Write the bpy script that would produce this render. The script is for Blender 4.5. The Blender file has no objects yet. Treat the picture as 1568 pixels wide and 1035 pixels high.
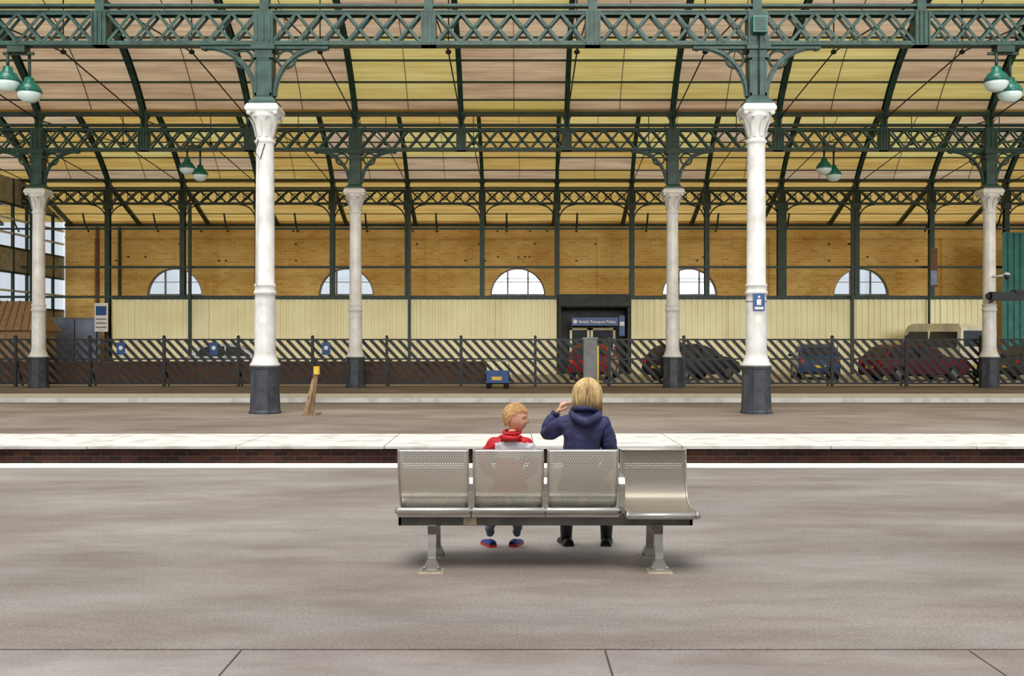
import bpy, math, random
from mathutils import Vector, Matrix, Euler
random.seed(7)
scene=bpy.context.scene
try:
    scene.view_settings.view_transform='Standard'
    scene.view_settings.look='None'
except Exception: pass

# ------------------------------------------------------------ materials
def s2l(c):
    return tuple(((x/12.92) if x<=0.04045 else ((x+0.055)/1.055)**2.4) for x in [v/255.0 for v in c])+(1,)
def newmat(name):
    m=bpy.data.materials.new(name); m.use_nodes=True
    nt=m.node_tree; b=nt.nodes['Principled BSDF']; return m,nt,b
def mat(name,c,c2=None,rough=0.7,metal=0.0,scale=3.0,bump=0.0,stretch=(1,1,1),detail=6,lo=0.35,hi=0.65,spec=0.4,bscale=None,speck=0.0):
    m,nt,b=newmat(name)
    b.inputs['Roughness'].default_value=rough; b.inputs['Metallic'].default_value=metal
    b.inputs['Specular IOR Level'].default_value=spec
    if c2 is None: c2=tuple(max(0,v*0.86) for v in c)
    tc=nt.nodes.new('ShaderNodeTexCoord'); mp=nt.nodes.new('ShaderNodeMapping')
    mp.inputs['Scale'].default_value=stretch
    nz=nt.nodes.new('ShaderNodeTexNoise'); nz.inputs['Scale'].default_value=scale; nz.inputs['Detail'].default_value=detail
    cr=nt.nodes.new('ShaderNodeValToRGB')
    cr.color_ramp.elements[0].position=lo; cr.color_ramp.elements[0].color=s2l(c2)
    cr.color_ramp.elements[1].position=hi; cr.color_ramp.elements[1].color=s2l(c)
    L=nt.links.new
    L(tc.outputs['Object'],mp.inputs['Vector']); L(mp.outputs[0],nz.inputs['Vector']); L(nz.outputs['Fac'],cr.inputs['Fac'])
    col=cr.outputs[0]
    if speck>0:
        n3=nt.nodes.new('ShaderNodeTexNoise'); n3.inputs['Scale'].default_value=55; n3.inputs['Detail'].default_value=4
        L(tc.outputs['Object'],n3.inputs['Vector'])
        mr=nt.nodes.new('ShaderNodeMapRange'); mr.inputs['From Min'].default_value=.3; mr.inputs['From Max'].default_value=.7
        mr.inputs['To Min'].default_value=1-speck; mr.inputs['To Max'].default_value=1+speck; L(n3.outputs['Fac'],mr.inputs['Value'])
        prev=col
        mx=nt.nodes.new('ShaderNodeMix'); mx.data_type='RGBA'; mx.blend_type='MULTIPLY'; mx.inputs['Factor'].default_value=1
        L(prev,mx.inputs[6]); L(mr.outputs[0],mx.inputs[7]); prev=mx.outputs[2]
        for (sc,rg,tint,off_) in ((.5,.62,(.78,.68,.64,1),0),(1.7,.72,(.80,.78,.76,1),7.3),(.16,.5,(.82,.81,.82,1),3.1)):
            m2=nt.nodes.new('ShaderNodeMapping'); m2.inputs['Location'].default_value=(off_,off_,0); m2.inputs['Scale'].default_value=(.55,1.5,1); L(tc.outputs['Object'],m2.inputs[0])
            n4=nt.nodes.new('ShaderNodeTexNoise'); n4.inputs['Scale'].default_value=sc; n4.inputs['Detail'].default_value=9; n4.inputs['Roughness'].default_value=rg
            L(m2.outputs[0],n4.inputs['Vector'])
            c4=nt.nodes.new('ShaderNodeValToRGB'); c4.color_ramp.elements[0].position=.40; c4.color_ramp.elements[1].position=.56
            c4.color_ramp.elements[0].color=tint; c4.color_ramp.elements[1].color=(1,1,1,1); L(n4.outputs['Fac'],c4.inputs['Fac'])
            my=nt.nodes.new('ShaderNodeMix'); my.data_type='RGBA'; my.blend_type='MULTIPLY'; my.inputs['Factor'].default_value=.75
            L(prev,my.inputs[6]); L(c4.outputs[0],my.inputs[7]); prev=my.outputs[2]
        col=prev
    L(col,b.inputs['Base Color'])
    if bump>0:
        n2=nt.nodes.new('ShaderNodeTexNoise'); n2.inputs['Scale'].default_value=bscale or scale*8; n2.inputs['Detail'].default_value=4
        L(mp.outputs[0],n2.inputs['Vector'])
        bp=nt.nodes.new('ShaderNodeBump'); bp.inputs['Strength'].default_value=bump; bp.inputs['Distance'].default_value=0.02
        L(n2.outputs['Fac'],bp.inputs['Height']); L(bp.outputs[0],b.inputs['Normal'])
    return m
def brickmat(name,c1,c2,mortar,scale=1.0,dirt=None,bw=0.225,bh=0.075,ms=.008):
    m,nt,b=newmat(name); b.inputs['Roughness'].default_value=0.85; b.inputs['Specular IOR Level'].default_value=0.2
    L=nt.links.new
    tc=nt.nodes.new('ShaderNodeTexCoord'); sp=nt.nodes.new('ShaderNodeSeparateXYZ'); cb=nt.nodes.new('ShaderNodeCombineXYZ')
    ad=nt.nodes.new('ShaderNodeMath'); ad.operation='ADD'
    L(tc.outputs['Object'],sp.inputs[0]); L(sp.outputs['X'],ad.inputs[0]); L(sp.outputs['Y'],ad.inputs[1])
    L(ad.outputs[0],cb.inputs['X']); L(sp.outputs['Z'],cb.inputs['Y'])
    br=nt.nodes.new('ShaderNodeTexBrick'); L(cb.outputs[0],br.inputs['Vector'])
    br.inputs['Scale'].default_value=scale; br.inputs['Brick Width'].default_value=bw; br.inputs['Row Height'].default_value=bh
    br.inputs['Mortar Size'].default_value=ms
    br.inputs['Color1'].default_value=s2l(c1); br.inputs['Color2'].default_value=s2l(c2); br.inputs['Mortar'].default_value=s2l(mortar)
    nz=nt.nodes.new('ShaderNodeTexNoise'); nz.inputs['Scale'].default_value=0.35; nz.inputs['Detail'].default_value=8
    L(tc.outputs['Object'],nz.inputs['Vector'])
    cr=nt.nodes.new('ShaderNodeValToRGB'); cr.color_ramp.elements[0].position=0.35; cr.color_ramp.elements[1].position=0.65
    cr.color_ramp.elements[0].color=s2l(dirt or (200,190,170)); cr.color_ramp.elements[1].color=(1,1,1,1)
    L(nz.outputs['Fac'],cr.inputs['Fac'])
    mx=nt.nodes.new('ShaderNodeMix'); mx.data_type='RGBA'; mx.blend_type='MULTIPLY'; mx.inputs['Factor'].default_value=0.8
    L(br.outputs['Color'],mx.inputs[6]); L(cr.outputs[0],mx.inputs[7]); L(mx.outputs[2],b.inputs['Base Color'])
    return m
def roofmat(name,c,c2,trans,line=.84):
    m,nt,b=newmat(name); L=nt.links.new
    nt.nodes.remove(b); out=[n for n in nt.nodes if n.type=='OUTPUT_MATERIAL'][0]
    tc=nt.nodes.new('ShaderNodeTexCoord')
    mp=nt.nodes.new('ShaderNodeMapping'); mp.inputs['Scale'].default_value=(0.25,3,3)
    nz=nt.nodes.new('ShaderNodeTexNoise'); nz.inputs['Scale'].default_value=1.6; nz.inputs['Detail'].default_value=7
    L(tc.outputs['Object'],mp.inputs[0]); L(mp.outputs[0],nz.inputs['Vector'])
    cr=nt.nodes.new('ShaderNodeValToRGB'); cr.color_ramp.elements[0].position=0.3; cr.color_ramp.elements[1].position=0.65
    cr.color_ramp.elements[0].color=s2l(c2); cr.color_ramp.elements[1].color=s2l(c); L(nz.outputs['Fac'],cr.inputs['Fac'])
    sp=nt.nodes.new('ShaderNodeSeparateXYZ'); L(tc.outputs['Object'],sp.inputs[0])
    m1=nt.nodes.new('ShaderNodeMath'); m1.operation='MULTIPLY'; m1.inputs[1].default_value=7.0; L(sp.outputs['Z'],m1.inputs[0])
    m2=nt.nodes.new('ShaderNodeMath'); m2.operation='FRACT'; L(m1.outputs[0],m2.inputs[0])
    m3=nt.nodes.new('ShaderNodeMath'); m3.operation='GREATER_THAN'; m3.inputs[1].default_value=0.14; L(m2.outputs[0],m3.inputs[0])
    m4=nt.nodes.new('ShaderNodeMapRange'); m4.inputs['To Min'].default_value=line; m4.inputs['To Max'].default_value=1.0; L(m3.outputs[0],m4.inputs['Value'])
    mx=nt.nodes.new('ShaderNodeMix'); mx.data_type='RGBA'; mx.blend_type='MULTIPLY'; mx.inputs['Factor'].default_value=1.0
    L(cr.outputs[0],mx.inputs[6]); L(m4.outputs[0],mx.inputs[7])
    d=nt.nodes.new('ShaderNodeBsdfDiffuse'); t=nt.nodes.new('ShaderNodeBsdfTranslucent'); ms=nt.nodes.new('ShaderNodeMixShader'); ms.inputs[0].default_value=trans
    L(mx.outputs[2],d.inputs[0]); L(mx.outputs[2],t.inputs[0]); L(d.outputs[0],ms.inputs[1]); L(t.outputs[0],ms.inputs[2]); L(ms.outputs[0],out.inputs[0])
    return m

M={}
M['green']=mat('green_paint',(46,80,68),(28,54,46),rough=0.45,scale=4)
M['green_d']=mat('dark_green_paint',(38,62,48),(26,44,34),rough=0.5,scale=4)
M['white']=mat('white_paint',(228,227,221),(204,201,194),rough=0.4,scale=3)
M['plinth']=mat('plinth_paint',(70,74,80),(48,50,56),rough=0.5,scale=5)
M['iron']=mat('black_iron',(30,32,34),(20,20,22),rough=0.5)
M['asphalt']=mat('asphalt',(160,154,146),(138,131,123),rough=0.85,scale=0.6,bump=0.3,bscale=90,detail=12,lo=0.3,hi=0.7,spec=0.25,stretch=(0.7,1.5,1),speck=.22)
M['asphalt2']=mat('asphalt_brown',(156,146,134),(130,119,108),rough=0.85,scale=0.4,bump=0.2,bscale=60,detail=10,lo=0.3,hi=0.7,spec=0.2,speck=.14)
M['slab']=mat('concrete_slab',(160,154,147),(144,137,130),rough=0.85,scale=1.2,bump=0.2,bscale=70,detail=10,speck=.14)
M['coping']=mat('coping_paint',(220,216,208),(196,190,181),rough=0.75,scale=2.4,bump=0.1,detail=14,lo=0.36,hi=0.50)
M['coping2']=mat('coping_paint_bright',(236,234,228),(214,210,200),rough=0.75,scale=2.4,detail=14,lo=0.36,hi=0.50)
M['joint']=mat('joint_dirt',(112,88,80),(90,72,66),rough=0.95)
M['ballast']=mat('ballast',(74,66,60),(30,26,24),rough=0.95,scale=14,bump=0.8)
M['rail']=mat('rail_steel',(120,96,82),(84,62,50),rough=0.5,metal=0.6)
M['road']=mat('road',(212,208,200),(188,184,176),rough=0.9,scale=0.6)
M['brick_red']=brickmat('brick_red',(112,68,54),(70,50,44),(100,92,84),dirt=(96,86,82))
M['brick_yel']=brickmat('brick_yellow',(242,204,122),(222,174,88),(234,212,158),dirt=(222,206,174),bw=0.46,bh=0.15,ms=.018)
M['brick_brn']=brickmat('brick_brown',(132,100,80),(104,76,62),(118,100,86))
M['pink']=roofmat('roof_boards_buff',(222,198,166),(188,158,130),0.42)
M['yel']=roofmat('roof_glazing_yellow',(226,212,142),(208,188,112),0.46)
M['och']=roofmat('roof_boards_ochre',(224,192,116),(196,160,88),0.42)
M['cream']=mat('cream_sheet',(240,235,196),(229,221,178),rough=0.55,scale=0.6)
M['teal']=mat('teal_panel',(36,112,104),(26,92,86),rough=0.5)
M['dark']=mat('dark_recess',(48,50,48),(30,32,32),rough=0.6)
M['shed']=mat('shed_cladding',(176,170,154),(146,140,126),rough=0.8)
M['blue']=mat('blue_sign',(24,74,136),(18,60,118),rough=0.4)
M['wood']=mat('weathered_wood',(158,128,92),(112,86,62),rough=0.8,scale=5,stretch=(4,4,.5))
M['yellow']=mat('yellow_paint',(232,196,70),(210,170,50),rough=0.5)
M['grey']=mat('grey_paint',(128,130,128),(104,106,106),rough=0.5)
M['bluegrey']=mat('bluegrey_door',(130,142,170),(108,120,148),rough=0.5)
M['steel']=mat('bench_steel',(206,203,195),(178,175,167),rough=0.36,metal=0.85,scale=6,stretch=(.4,3,3))
M['steel_d']=mat('bench_beam',(116,114,108),(92,90,86),rough=0.45,metal=0.6,scale=6)
M['pad']=mat('mortar_pad',(178,164,138),(150,138,116),rough=0.9,scale=14,bump=.4)
M['lampg']=mat('lamp_enamel',(30,104,84),(22,84,68),rough=0.25)
M['lampw']=mat('lamp_glass_white',(220,234,228),(196,214,208),rough=0.2)
M['tyre']=mat('tyre',(28,28,30),(18,18,20),rough=0.8)
M['hub']=mat('hub_alloy',(170,172,176),(130,132,136),rough=0.3,metal=0.8)
M['skin']=mat('skin',(224,168,140),(210,150,122),rough=0.5,scale=8)
M['ear']=mat('ear_skin',(206,142,118),(196,130,108),rough=0.5,scale=8)
M['lip']=mat('lip',(184,104,94),(172,94,84),rough=0.45)
M['eye']=mat('eye_white',(236,234,230),(226,224,220),rough=0.2)
M['iris']=mat('iris',(50,64,84),(34,48,66),rough=0.2)
M['navy']=mat('navy_jacket',(52,52,94),(34,34,68),rough=0.65,scale=9,bump=1.0,bscale=14)
M['trouser']=mat('dark_trousers',(44,44,54),(32,32,42),rough=0.8,scale=9)
M['boot']=mat('black_boot',(30,28,30),(20,18,20),rough=0.4)
M['red']=mat('red_jacket',(206,24,36),(168,14,26),rough=0.6,scale=8,bump=0.6,bscale=18)
M['jwhite']=mat('white_jacket_panel',(226,222,224),(198,192,198),rough=0.6,scale=8,bump=.6,bscale=18)
M['jeans']=mat('grey_jeans',(120,128,146),(96,104,122),rough=0.8,scale=9)
M['shoeb']=mat('blue_shoe',(30,60,140),(24,48,110),rough=0.5)
M['sole']=mat('red_sole',(200,50,44),(180,40,34),rough=0.5)
M['hair']=mat('blonde_hair',(236,212,158),(208,174,116),rough=0.45,scale=30,stretch=(3,3,.3))
M['hair_d']=mat('dark_blonde_hair',(192,154,102),(156,120,76),rough=0.5,scale=30,stretch=(3,3,.3))
M['hairb']=mat('ginger_blonde_hair',(240,200,142),(214,166,104),rough=0.5,scale=30)
def glass():
    m,nt,b=newmat('window_glass'); L=nt.links.new
    out=[n for n in nt.nodes if n.type=='OUTPUT_MATERIAL'][0]
    tr=nt.nodes.new('ShaderNodeBsdfTransparent'); tr.inputs[0].default_value=(.76,.83,.88,1)
    gl=nt.nodes.new('ShaderNodeBsdfGlossy'); gl.inputs['Roughness'].default_value=.05
    ms=nt.nodes.new('ShaderNodeMixShader'); ms.inputs[0].default_value=.12
    L(tr.outputs[0],ms.inputs[1]); L(gl.outputs[0],ms.inputs[2]); L(ms.outputs[0],out.inputs[0]); nt.nodes.remove(b); return m
M['glass']=glass()
M['carglass']=mat('car_glass',(46,54,60),(34,40,46),rough=0.1)
def perf(name,col,rough):
    m,nt,b=newmat(name); L=nt.links.new
    b.inputs['Metallic'].default_value=.8; b.inputs['Roughness'].default_value=rough; b.inputs['Base Color'].default_value=s2l(col)
    out=[n for n in nt.nodes if n.type=='OUTPUT_MATERIAL'][0]
    uv=nt.nodes.new('ShaderNodeUVMap'); uv.uv_map='UVMap'
    sp=nt.nodes.new('ShaderNodeSeparateXYZ'); L(uv.outputs[0],sp.inputs[0])
    def mth(op,a,bv=None,c=None):
        n=nt.nodes.new('ShaderNodeMath'); n.operation=op
        for i,v in enumerate((a,bv,c)):
            if v is None: continue
            if isinstance(v,(int,float)): n.inputs[i].default_value=v
            else: L(v,n.inputs[i])
        return n.outputs[0]
    P=0.0185
    u=mth('DIVIDE',sp.outputs[0],P); v=mth('DIVIDE',sp.outputs[1],P*0.87)
    row=mth('FLOOR',v); odd=mth('MODULO',row,2.0); sh=mth('MULTIPLY',odd,.5)
    fu=mth('SUBTRACT',mth('FRACT',mth('ADD',u,sh)),.5); fv=mth('MULTIPLY',mth('SUBTRACT',mth('FRACT',v),.5),.87)
    d=mth('SQRT',mth('ADD',mth('MULTIPLY',fu,fu),mth('MULTIPLY',fv,fv)))
    hole=mth('LESS_THAN',d,.175)
    e1=mth('GREATER_THAN',sp.outputs[0],.03); e2=mth('LESS_THAN',sp.outputs[0],.462); e3=mth('GREATER_THAN',sp.outputs[1],.035)
    hole=mth('MULTIPLY',mth('MULTIPLY',hole,e1),mth('MULTIPLY',e2,e3))
    tr=nt.nodes.new('ShaderNodeBsdfTransparent'); ms=nt.nodes.new('ShaderNodeMixShader')
    L(hole,ms.inputs[0]); L(b.outputs[0],ms.inputs[1]); L(tr.outputs[0],ms.inputs[2]); L(ms.outputs[0],out.inputs[0])
    return m
M['perf']=perf('perforated_steel',(226,223,214),.32)
M['perf_dimmed']=perf('perforated_steel_dimmed',(152,144,130),.45)  # same steel in darker colour, offsets the bright reflection on the camera-facing seat

# ------------------------------------------------------------ mesh builder
class MB:
    def __init__(s): s.v=[];s.f=[];s.m=[];s.sm=[];s.names=[]
    def mi(s,n):
        if n not in s.names: s.names.append(n)
        return s.names.index(n)
    def add(s,vs,fs,mt,smooth=False):
        o=len(s.v); s.v+= [tuple(p) for p in vs]; k=s.mi(mt)
        for f in fs: s.f.append(tuple(i+o for i in f)); s.m.append(k); s.sm.append(smooth)
    def box(s,x0,x1,y0,y1,z0,z1,mt):
        s.add([(x0,y0,z0),(x1,y0,z0),(x1,y1,z0),(x0,y1,z0),(x0,y0,z1),(x1,y0,z1),(x1,y1,z1),(x0,y1,z1)],
              [(0,3,2,1),(4,5,6,7),(0,1,5,4),(1,2,6,5),(2,3,7,6),(3,0,4,7)],mt)
    def frus(s,cx,cy,z0,z1,a0,b0,a1,b1,mt):
        s.add([(cx-a0,cy-b0,z0),(cx+a0,cy-b0,z0),(cx+a0,cy+b0,z0),(cx-a0,cy+b0,z0),(cx-a1,cy-b1,z1),(cx+a1,cy-b1,z1),(cx+a1,cy+b1,z1),(cx-a1,cy+b1,z1)],
              [(0,3,2,1),(4,5,6,7),(0,1,5,4),(1,2,6,5),(2,3,7,6),(3,0,4,7)],mt)
    def bar(s,p,q,w,t,mt,side=(0,1,0)):
        p=Vector(p);q=Vector(q);d=(q-p).normalized();n=Vector(side);u=d.cross(n)
        if u.length<1e-4: n=Vector((1,0,0));u=d.cross(n)
        u.normalize();n=u.cross(d).normalized()
        a=u*w/2;b=n*t/2
        s.add([p-a-b,p+a-b,p+a+b,p-a+b,q-a-b,q+a-b,q+a+b,q-a+b],[(0,3,2,1),(4,5,6,7),(0,1,5,4),(1,2,6,5),(2,3,7,6),(3,0,4,7)],mt)
    def tube(s,pts,r,mt,n=8,smooth=True,close=False):
        pts=[Vector(p) for p in pts]; N=len(pts); rs=r if isinstance(r,(list,tuple)) else [r]*N
        ref=Vector((0.13,0.31,0.94)); vs=[]
        for i,p in enumerate(pts):
            if close: d=pts[(i+1)%N]-pts[i-1]
            else: d=pts[min(i+1,N-1)]-pts[max(i-1,0)]
            if d.length<1e-9: d=Vector((0,0,1))
            d.normalize(); u=d.cross(ref)
            if u.length<.05: u=d.cross(Vector((1,0,0)))
            u.normalize(); w=d.cross(u)
            for k in range(n):
                a=2*math.pi*k/n; vs.append(p+(u*math.cos(a)+w*math.sin(a))*rs[i])
        fs=[]
        for i in range(N if close else N-1):
            j=(i+1)%N
            for k in range(n): fs.append((i*n+k,i*n+(k+1)%n,j*n+(k+1)%n,j*n+k))
        if not close: fs.append(tuple(range(n))[::-1]); fs.append(tuple((N-1)*n+k for k in range(n)))
        s.add(vs,fs,mt,smooth)
    def lathe(s,cx,cy,prof,mt,n=24,rot=0,smooth=True,sy=1):
        vs=[];fs=[]
        for (r,z) in prof:
            for k in range(n):
                a=2*math.pi*k/n+rot; vs.append((cx+r*math.cos(a),cy+r*math.sin(a)*sy,z))
        for i in range(len(prof)-1):
            for k in range(n): fs.append((i*n+k,i*n+(k+1)%n,(i+1)*n+(k+1)%n,(i+1)*n+k))
        fs.append(tuple(range(n))[::-1]); fs.append(tuple((len(prof)-1)*n+k for k in range(n)))
        s.add(vs,fs,mt,smooth)
    def ell(s,c,r,mt,n=16,m=10,R=None):
        vs=[];fs=[];c=Vector(c)
        for i in range(m+1):
            ph=math.pi*i/m
            for k in range(n):
                a=2*math.pi*k/n; p=Vector((r[0]*math.sin(ph)*math.cos(a),r[1]*math.sin(ph)*math.sin(a),r[2]*math.cos(ph)))
                if R: p=R@p
                vs.append(c+p)
        for i in range(m):
            for k in range(n): fs.append((i*n+k,(i+1)*n+k,(i+1)*n+(k+1)%n,i*n+(k+1)%n))
        s.add(vs,fs,mt,True)
    def mesh(s,name):
        me=bpy.data.meshes.new(name); me.from_pydata(s.v,[],s.f)
        for n in s.names: me.materials.append(M[n])
        me.polygons.foreach_set('material_index',s.m); me.polygons.foreach_set('use_smooth',s.sm); me.update(); return me
    def obj(s,name,parent=None,loc=None):
        o=bpy.data.objects.new(name,s.mesh(name)); scene.collection.objects.link(o)
        if loc: o.location=loc
        if parent: o.parent=parent
        return o
def empty(name,loc=(0,0,0)):
    e=bpy.data.objects.new(name,None); e.empty_display_size=.1; scene.collection.objects.link(e); e.location=loc; return e

BAY=11.2; P3=BAY/3
def off(y):
    if y<=37.2: return -0.03+0.10*(y-24)/13.2
    return 0.07+0.31*(y-37.2)/15.3

# ------------------------------------------------------------ ground
XR=34
b=MB(); b.box(-XR,XR,5.64,13.70,-1.2,0,'asphalt'); b.box(-XR,XR,13.70,14.21,-.12,0.0,'coping2'); b.box(-XR,XR,13.76,14.17,-1.2,-.12,'brick_red'); b.obj('platform_floor')
b=MB()
xs=[-1.444+1.94*k for k in range(-17,18)]
for i in range(len(xs)-1): b.box(xs[i]+.006,xs[i+1]-.006,2.0,5.618,-.3,0.0,'slab')
b.box(-XR,XR,1.9,5.64,-.4,-.008,'joint'); b.obj('concrete_paving')
b=MB(); b.box(-XR,XR,-9,2.0,-.4,-.001,'asphalt'); b.obj('floor')
b=MB(); b.box(-XR,XR,-9.4,-9,-.4,5.5,'brick_brn'); b.box(-XR,XR,-9.5,-8.9,5.5,5.7,'slab')  # unseen wall added behind the camera to darken reflections in the bench steel
for k in range(-7,8): b.box(k*4.4-.3,k*4.4+.3,-9,-8.85,0,5.5,'brick_brn'); b.box(k*4.4+1.2,k*4.4+3.2,-9,-8.97,1.2,4.2,'carglass'); b.box(k*4.4+2.15,k*4.4+2.25,-8.97,-8.94,1.2,4.2,'white')
b.obj('unseen_wall')
b=MB(); b.box(-XR,XR,16.48,28.0,-1.2,0,'asphalt2')
x=-XR
while x<XR:
    w=2.3+random.uniform(-.05,.05); b.box(x+.008,x+w-.008,16.38,18.6,-.03+random.uniform(-.004,.004),0.012+random.uniform(-.003,.003),'coping'); x+=w
b.obj('platform_floor')
b=MB(); b.box(-XR,XR,16.44,16.479,-1.2,-.03,'brick_red'); b.obj('platform_brick_face')
b=MB(); b.box(-XR,XR,30.3,62,-1.2,0,'asphalt2'); b.box(-XR,XR,30.22,32.8,-.12,0.012,'coping2'); b.box(-XR,XR,38.6,62,-.3,0.006,'road'); b.obj('platform_floor')
for (a,c) in ((14.17,16.44),(28.0,30.3)):
    b=MB(); b.box(-XR,XR,a,c,-1.3,-.95,'ballast')
    mid=(a+c)/2
    for s in (-.72,.72):
        b.box(-XR,XR,mid+s-.035,mid+s+.035,-.86,-.80,'rail'); b.box(-XR,XR,mid+s-.01,mid+s+.01,-.94,-.86,'rail'); b.box(-XR,XR,mid+s-.07,mid+s+.07,-.95,-.93,'rail')
    x=-XR
    while x<XR: b.box(x,x+.25,a+.05,c-.05,-.96,-.925,'wood'); x+=.7
    b.obj('railway_track')

# ------------------------------------------------------------ columns
def column_mesh():
    b=MB(); r8=math.pi/8
    b.lathe(0,0,[(.37,0),(.37,.04),(.345,.09),(.33,.5),(.325,1.0),(.34,1.03),(.34,1.08)],'plinth',n=8,rot=r8,smooth=False)
    b.lathe(0,0,[(.34,1.08),(.345,1.12),(.30,1.17),(.285,1.24),(.26,1.27),(.245,1.36),(.238,1.5),(.23,2.6),(.228,2.70),(.25,2.71),(.26,2.745),(.25,2.78),(.232,2.80),(.232,2.88),(.248,2.9),(.248,2.93),(.215,2.96),
      (.212,4.5),(.20,6.1),(.205,6.14),(.235,6.16),(.24,6.20),(.20,6.23),(.20,6.3),(.215,6.45),(.25,6.60),(.31,6.72),(.36,6.80)],'white',n=32)
    for k in range(8):
        a=k*math.pi/4+math.pi/8; R=Matrix.Rotation(a,3,'Z')
        vs=[];
        for (r,z,w) in [(.205,6.28,.05),(.235,6.45,.075),(.285,6.60,.07),(.36,6.71,.05),(.385,6.70,.02)]:
            for s in (-1,0,1): vs.append(R@Vector((r+.02*(s==0),s*w,z)))
        fs=[]
        for i in range(4):
            for j in range(2): q=i*3+j; fs.append((q,q+1,q+4,q+3))
        b.add(vs,fs,'white',True)
    for sx in (-1,1):
        for sy in (-1,1): b.ell((sx*.30,sy*.30,6.80),(.06,.06,.06),'white',10,8)
    b.frus(0,0,6.80,6.86,.33,.33,.37,.37,'white'); b.box(-.375,.375,-.375,.375,6.86,6.93,'white'); b.frus(0,0,6.93,7.0,.37,.37,.33,.33,'white')
    b.box(-.30,.30,-.30,.30,7.0,7.08,'green'); b.frus(0,0,7.08,7.16,.28,.28,.22,.22,'green')
    b.box(-.20,.20,-.20,.20,7.16,8.35,'green')
    for sx,sy in ((0,1),(0,-1)):
        for e in (-1,1): b.box(-.02+e*.17,.02+e*.17,sy*.20-.02,sy*.20+.02,7.2,8.05,'green')
        b.box(-.19,.19,sy*.2-.02,sy*.2+.02,7.2,7.26,'green'); b.box(-.19,.19,sy*.2-.02,sy*.2+.02,8.0,8.05,'green')
    b.box(-.24,.24,-.24,.24,8.05,8.12,'green'); b.box(-.27,.27,-.27,.27,8.24,8.33,'green')
    b.box(-.22,.22,-.19,.19,8.35,9.15,'green')
    for e in (-.15,0,.15): b.box(e-.02,e+.02,-.22,.22,8.45,9.05,'green')
    for s in (-1,1):
        N=14
        R=1.12
        pts=[(s*(.22+R-R*math.cos(t)),0,7.22+R*math.sin(t)) for t in [i*math.pi/2/N for i in range(N+1)]]
        for i in range(N):
            b.bar(pts[i],pts[i+1],.06,.14,'green',side=(0,1,0))
            b.bar(pts[i],pts[i+1],.12,.03,'green',side=(0,1,0))
        c=(s*(.22+.27),8.07)
        ring=[(c[0]+.2*math.cos(t),0,c[1]+.2*math.sin(t)) for t in [i*2*math.pi/20 for i in range(20)]]
        b.tube(ring,.03,'green',n=6,close=True)
        b.bar((s*.25,0,7.55),(s*.38,0,7.9),.04,.05,'green'); b.bar((s*.62,0,8.2),(s*1.0,0,8.31),.04,.05,'green')
        b.box(min(s*.2,s*1.45),max(s*.2,s*1.45),-.08,.08,8.29,8.36,'green')
        b.ell((s*1.36,0,8.30),(.06,.08,.05),'green',8,6)
    return b.mesh('cast_iron_column')
cm=column_mesh()
def column(x,y):
    o=bpy.data.objects.new('cast_iron_column',cm); scene.collection.objects.link(o); o.location=(x,y,0)
for k in (-1.5,-.5,.5,1.5): column(k*BAY+off(24),24.0)
for k in (-2.5,-1.5,-.5,.5,1.5,2.5): column(k*BAY+off(37.2),37.2)

# ------------------------------------------------------------ girders
def girder(y,fine=False,mt='green'):
    b=MB(); o=off(y); x0,x1=-XR,XR
    z0,z1=8.36,9.15
    if fine: z0,z1=8.45,9.2
    b.box(x0,x1,y-.16,y+.16,z0,z0+.035,mt); b.box(x0,x1,y-.13,y-.10,z0+.02,z0+.10,mt); b.box(x0,x1,y+.10,y+.13,z0+.02,z0+.10,mt)
    b.box(x0,x1,y-.16,y+.16,z1-.035,z1,mt); b.box(x0,x1,y-.13,y-.10,z1-.10,z1-.02,mt); b.box(x0,x1,y+.10,y+.13,z1-.10,z1-.02,mt)
    k=-9
    while k<=9:
        xp=k*P3+BAY/2+o
        if abs(xp)<XR:
            if (k%3)!=0 or fine:
                b.box(xp-.17,xp+.17,y-.15,y+.15,z0,z1,mt)
                for e in (-.15,-.05,.05,.15): b.box(xp+e-.018,xp+e+.018,y-.19,y+.19,z0+.03,z1-.03,mt)
            b.box(xp-.10,xp+.10,y-.12,y+.12,z1,9.68,mt); b.frus(xp,y,9.45,9.68,.1,.12,.2,.2,mt)
        n=6 if not fine else 5; c=(P3-.34)/n
        for i in range(n):
            a=xp+.17+i*c
            if a>XR or a+c<-XR: continue
            for yy in (y-.115,y+.115):
                b.bar((a,yy,z0+.06),(a+c,yy,z1-.06),.065,.02,mt); b.bar((a,yy-.02,z1-.06),(a+c,yy-.02,z0+.06),.065,.02,mt)
            if fine:
                ring=[(a+c/2+.16*math.cos(t),y-.16,(z0+z1)/2+.16*math.sin(t)) for t in [j*2*math.pi/10 for j in range(10)]]
                b.tube(ring,.025,mt,n=4,close=True)
            else: b.ell((a+c/2,y-.14,(z0+z1)/2),(.05,.02,.05),mt,8,5)
        k+=1
    if y<30:
        x=-16
        while x<16:
            b.box(x-.012,x+.012,y-.14,y-.125,z0+.05,z0+.075,mt); b.box(x-.012,x+.012,y-.14,y-.125,z1-.075,z1-.05,mt); x+=.16
    b.box(x0,x1,y-.1,y+.1,9.25,9.31,mt); b.box(x0,x1,y-.22,y+.22,9.62,9.70,mt)
    b.obj('lattice_girder')
girder(24.0); girder(37.2); girder(52.5,True,'green_d')

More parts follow.
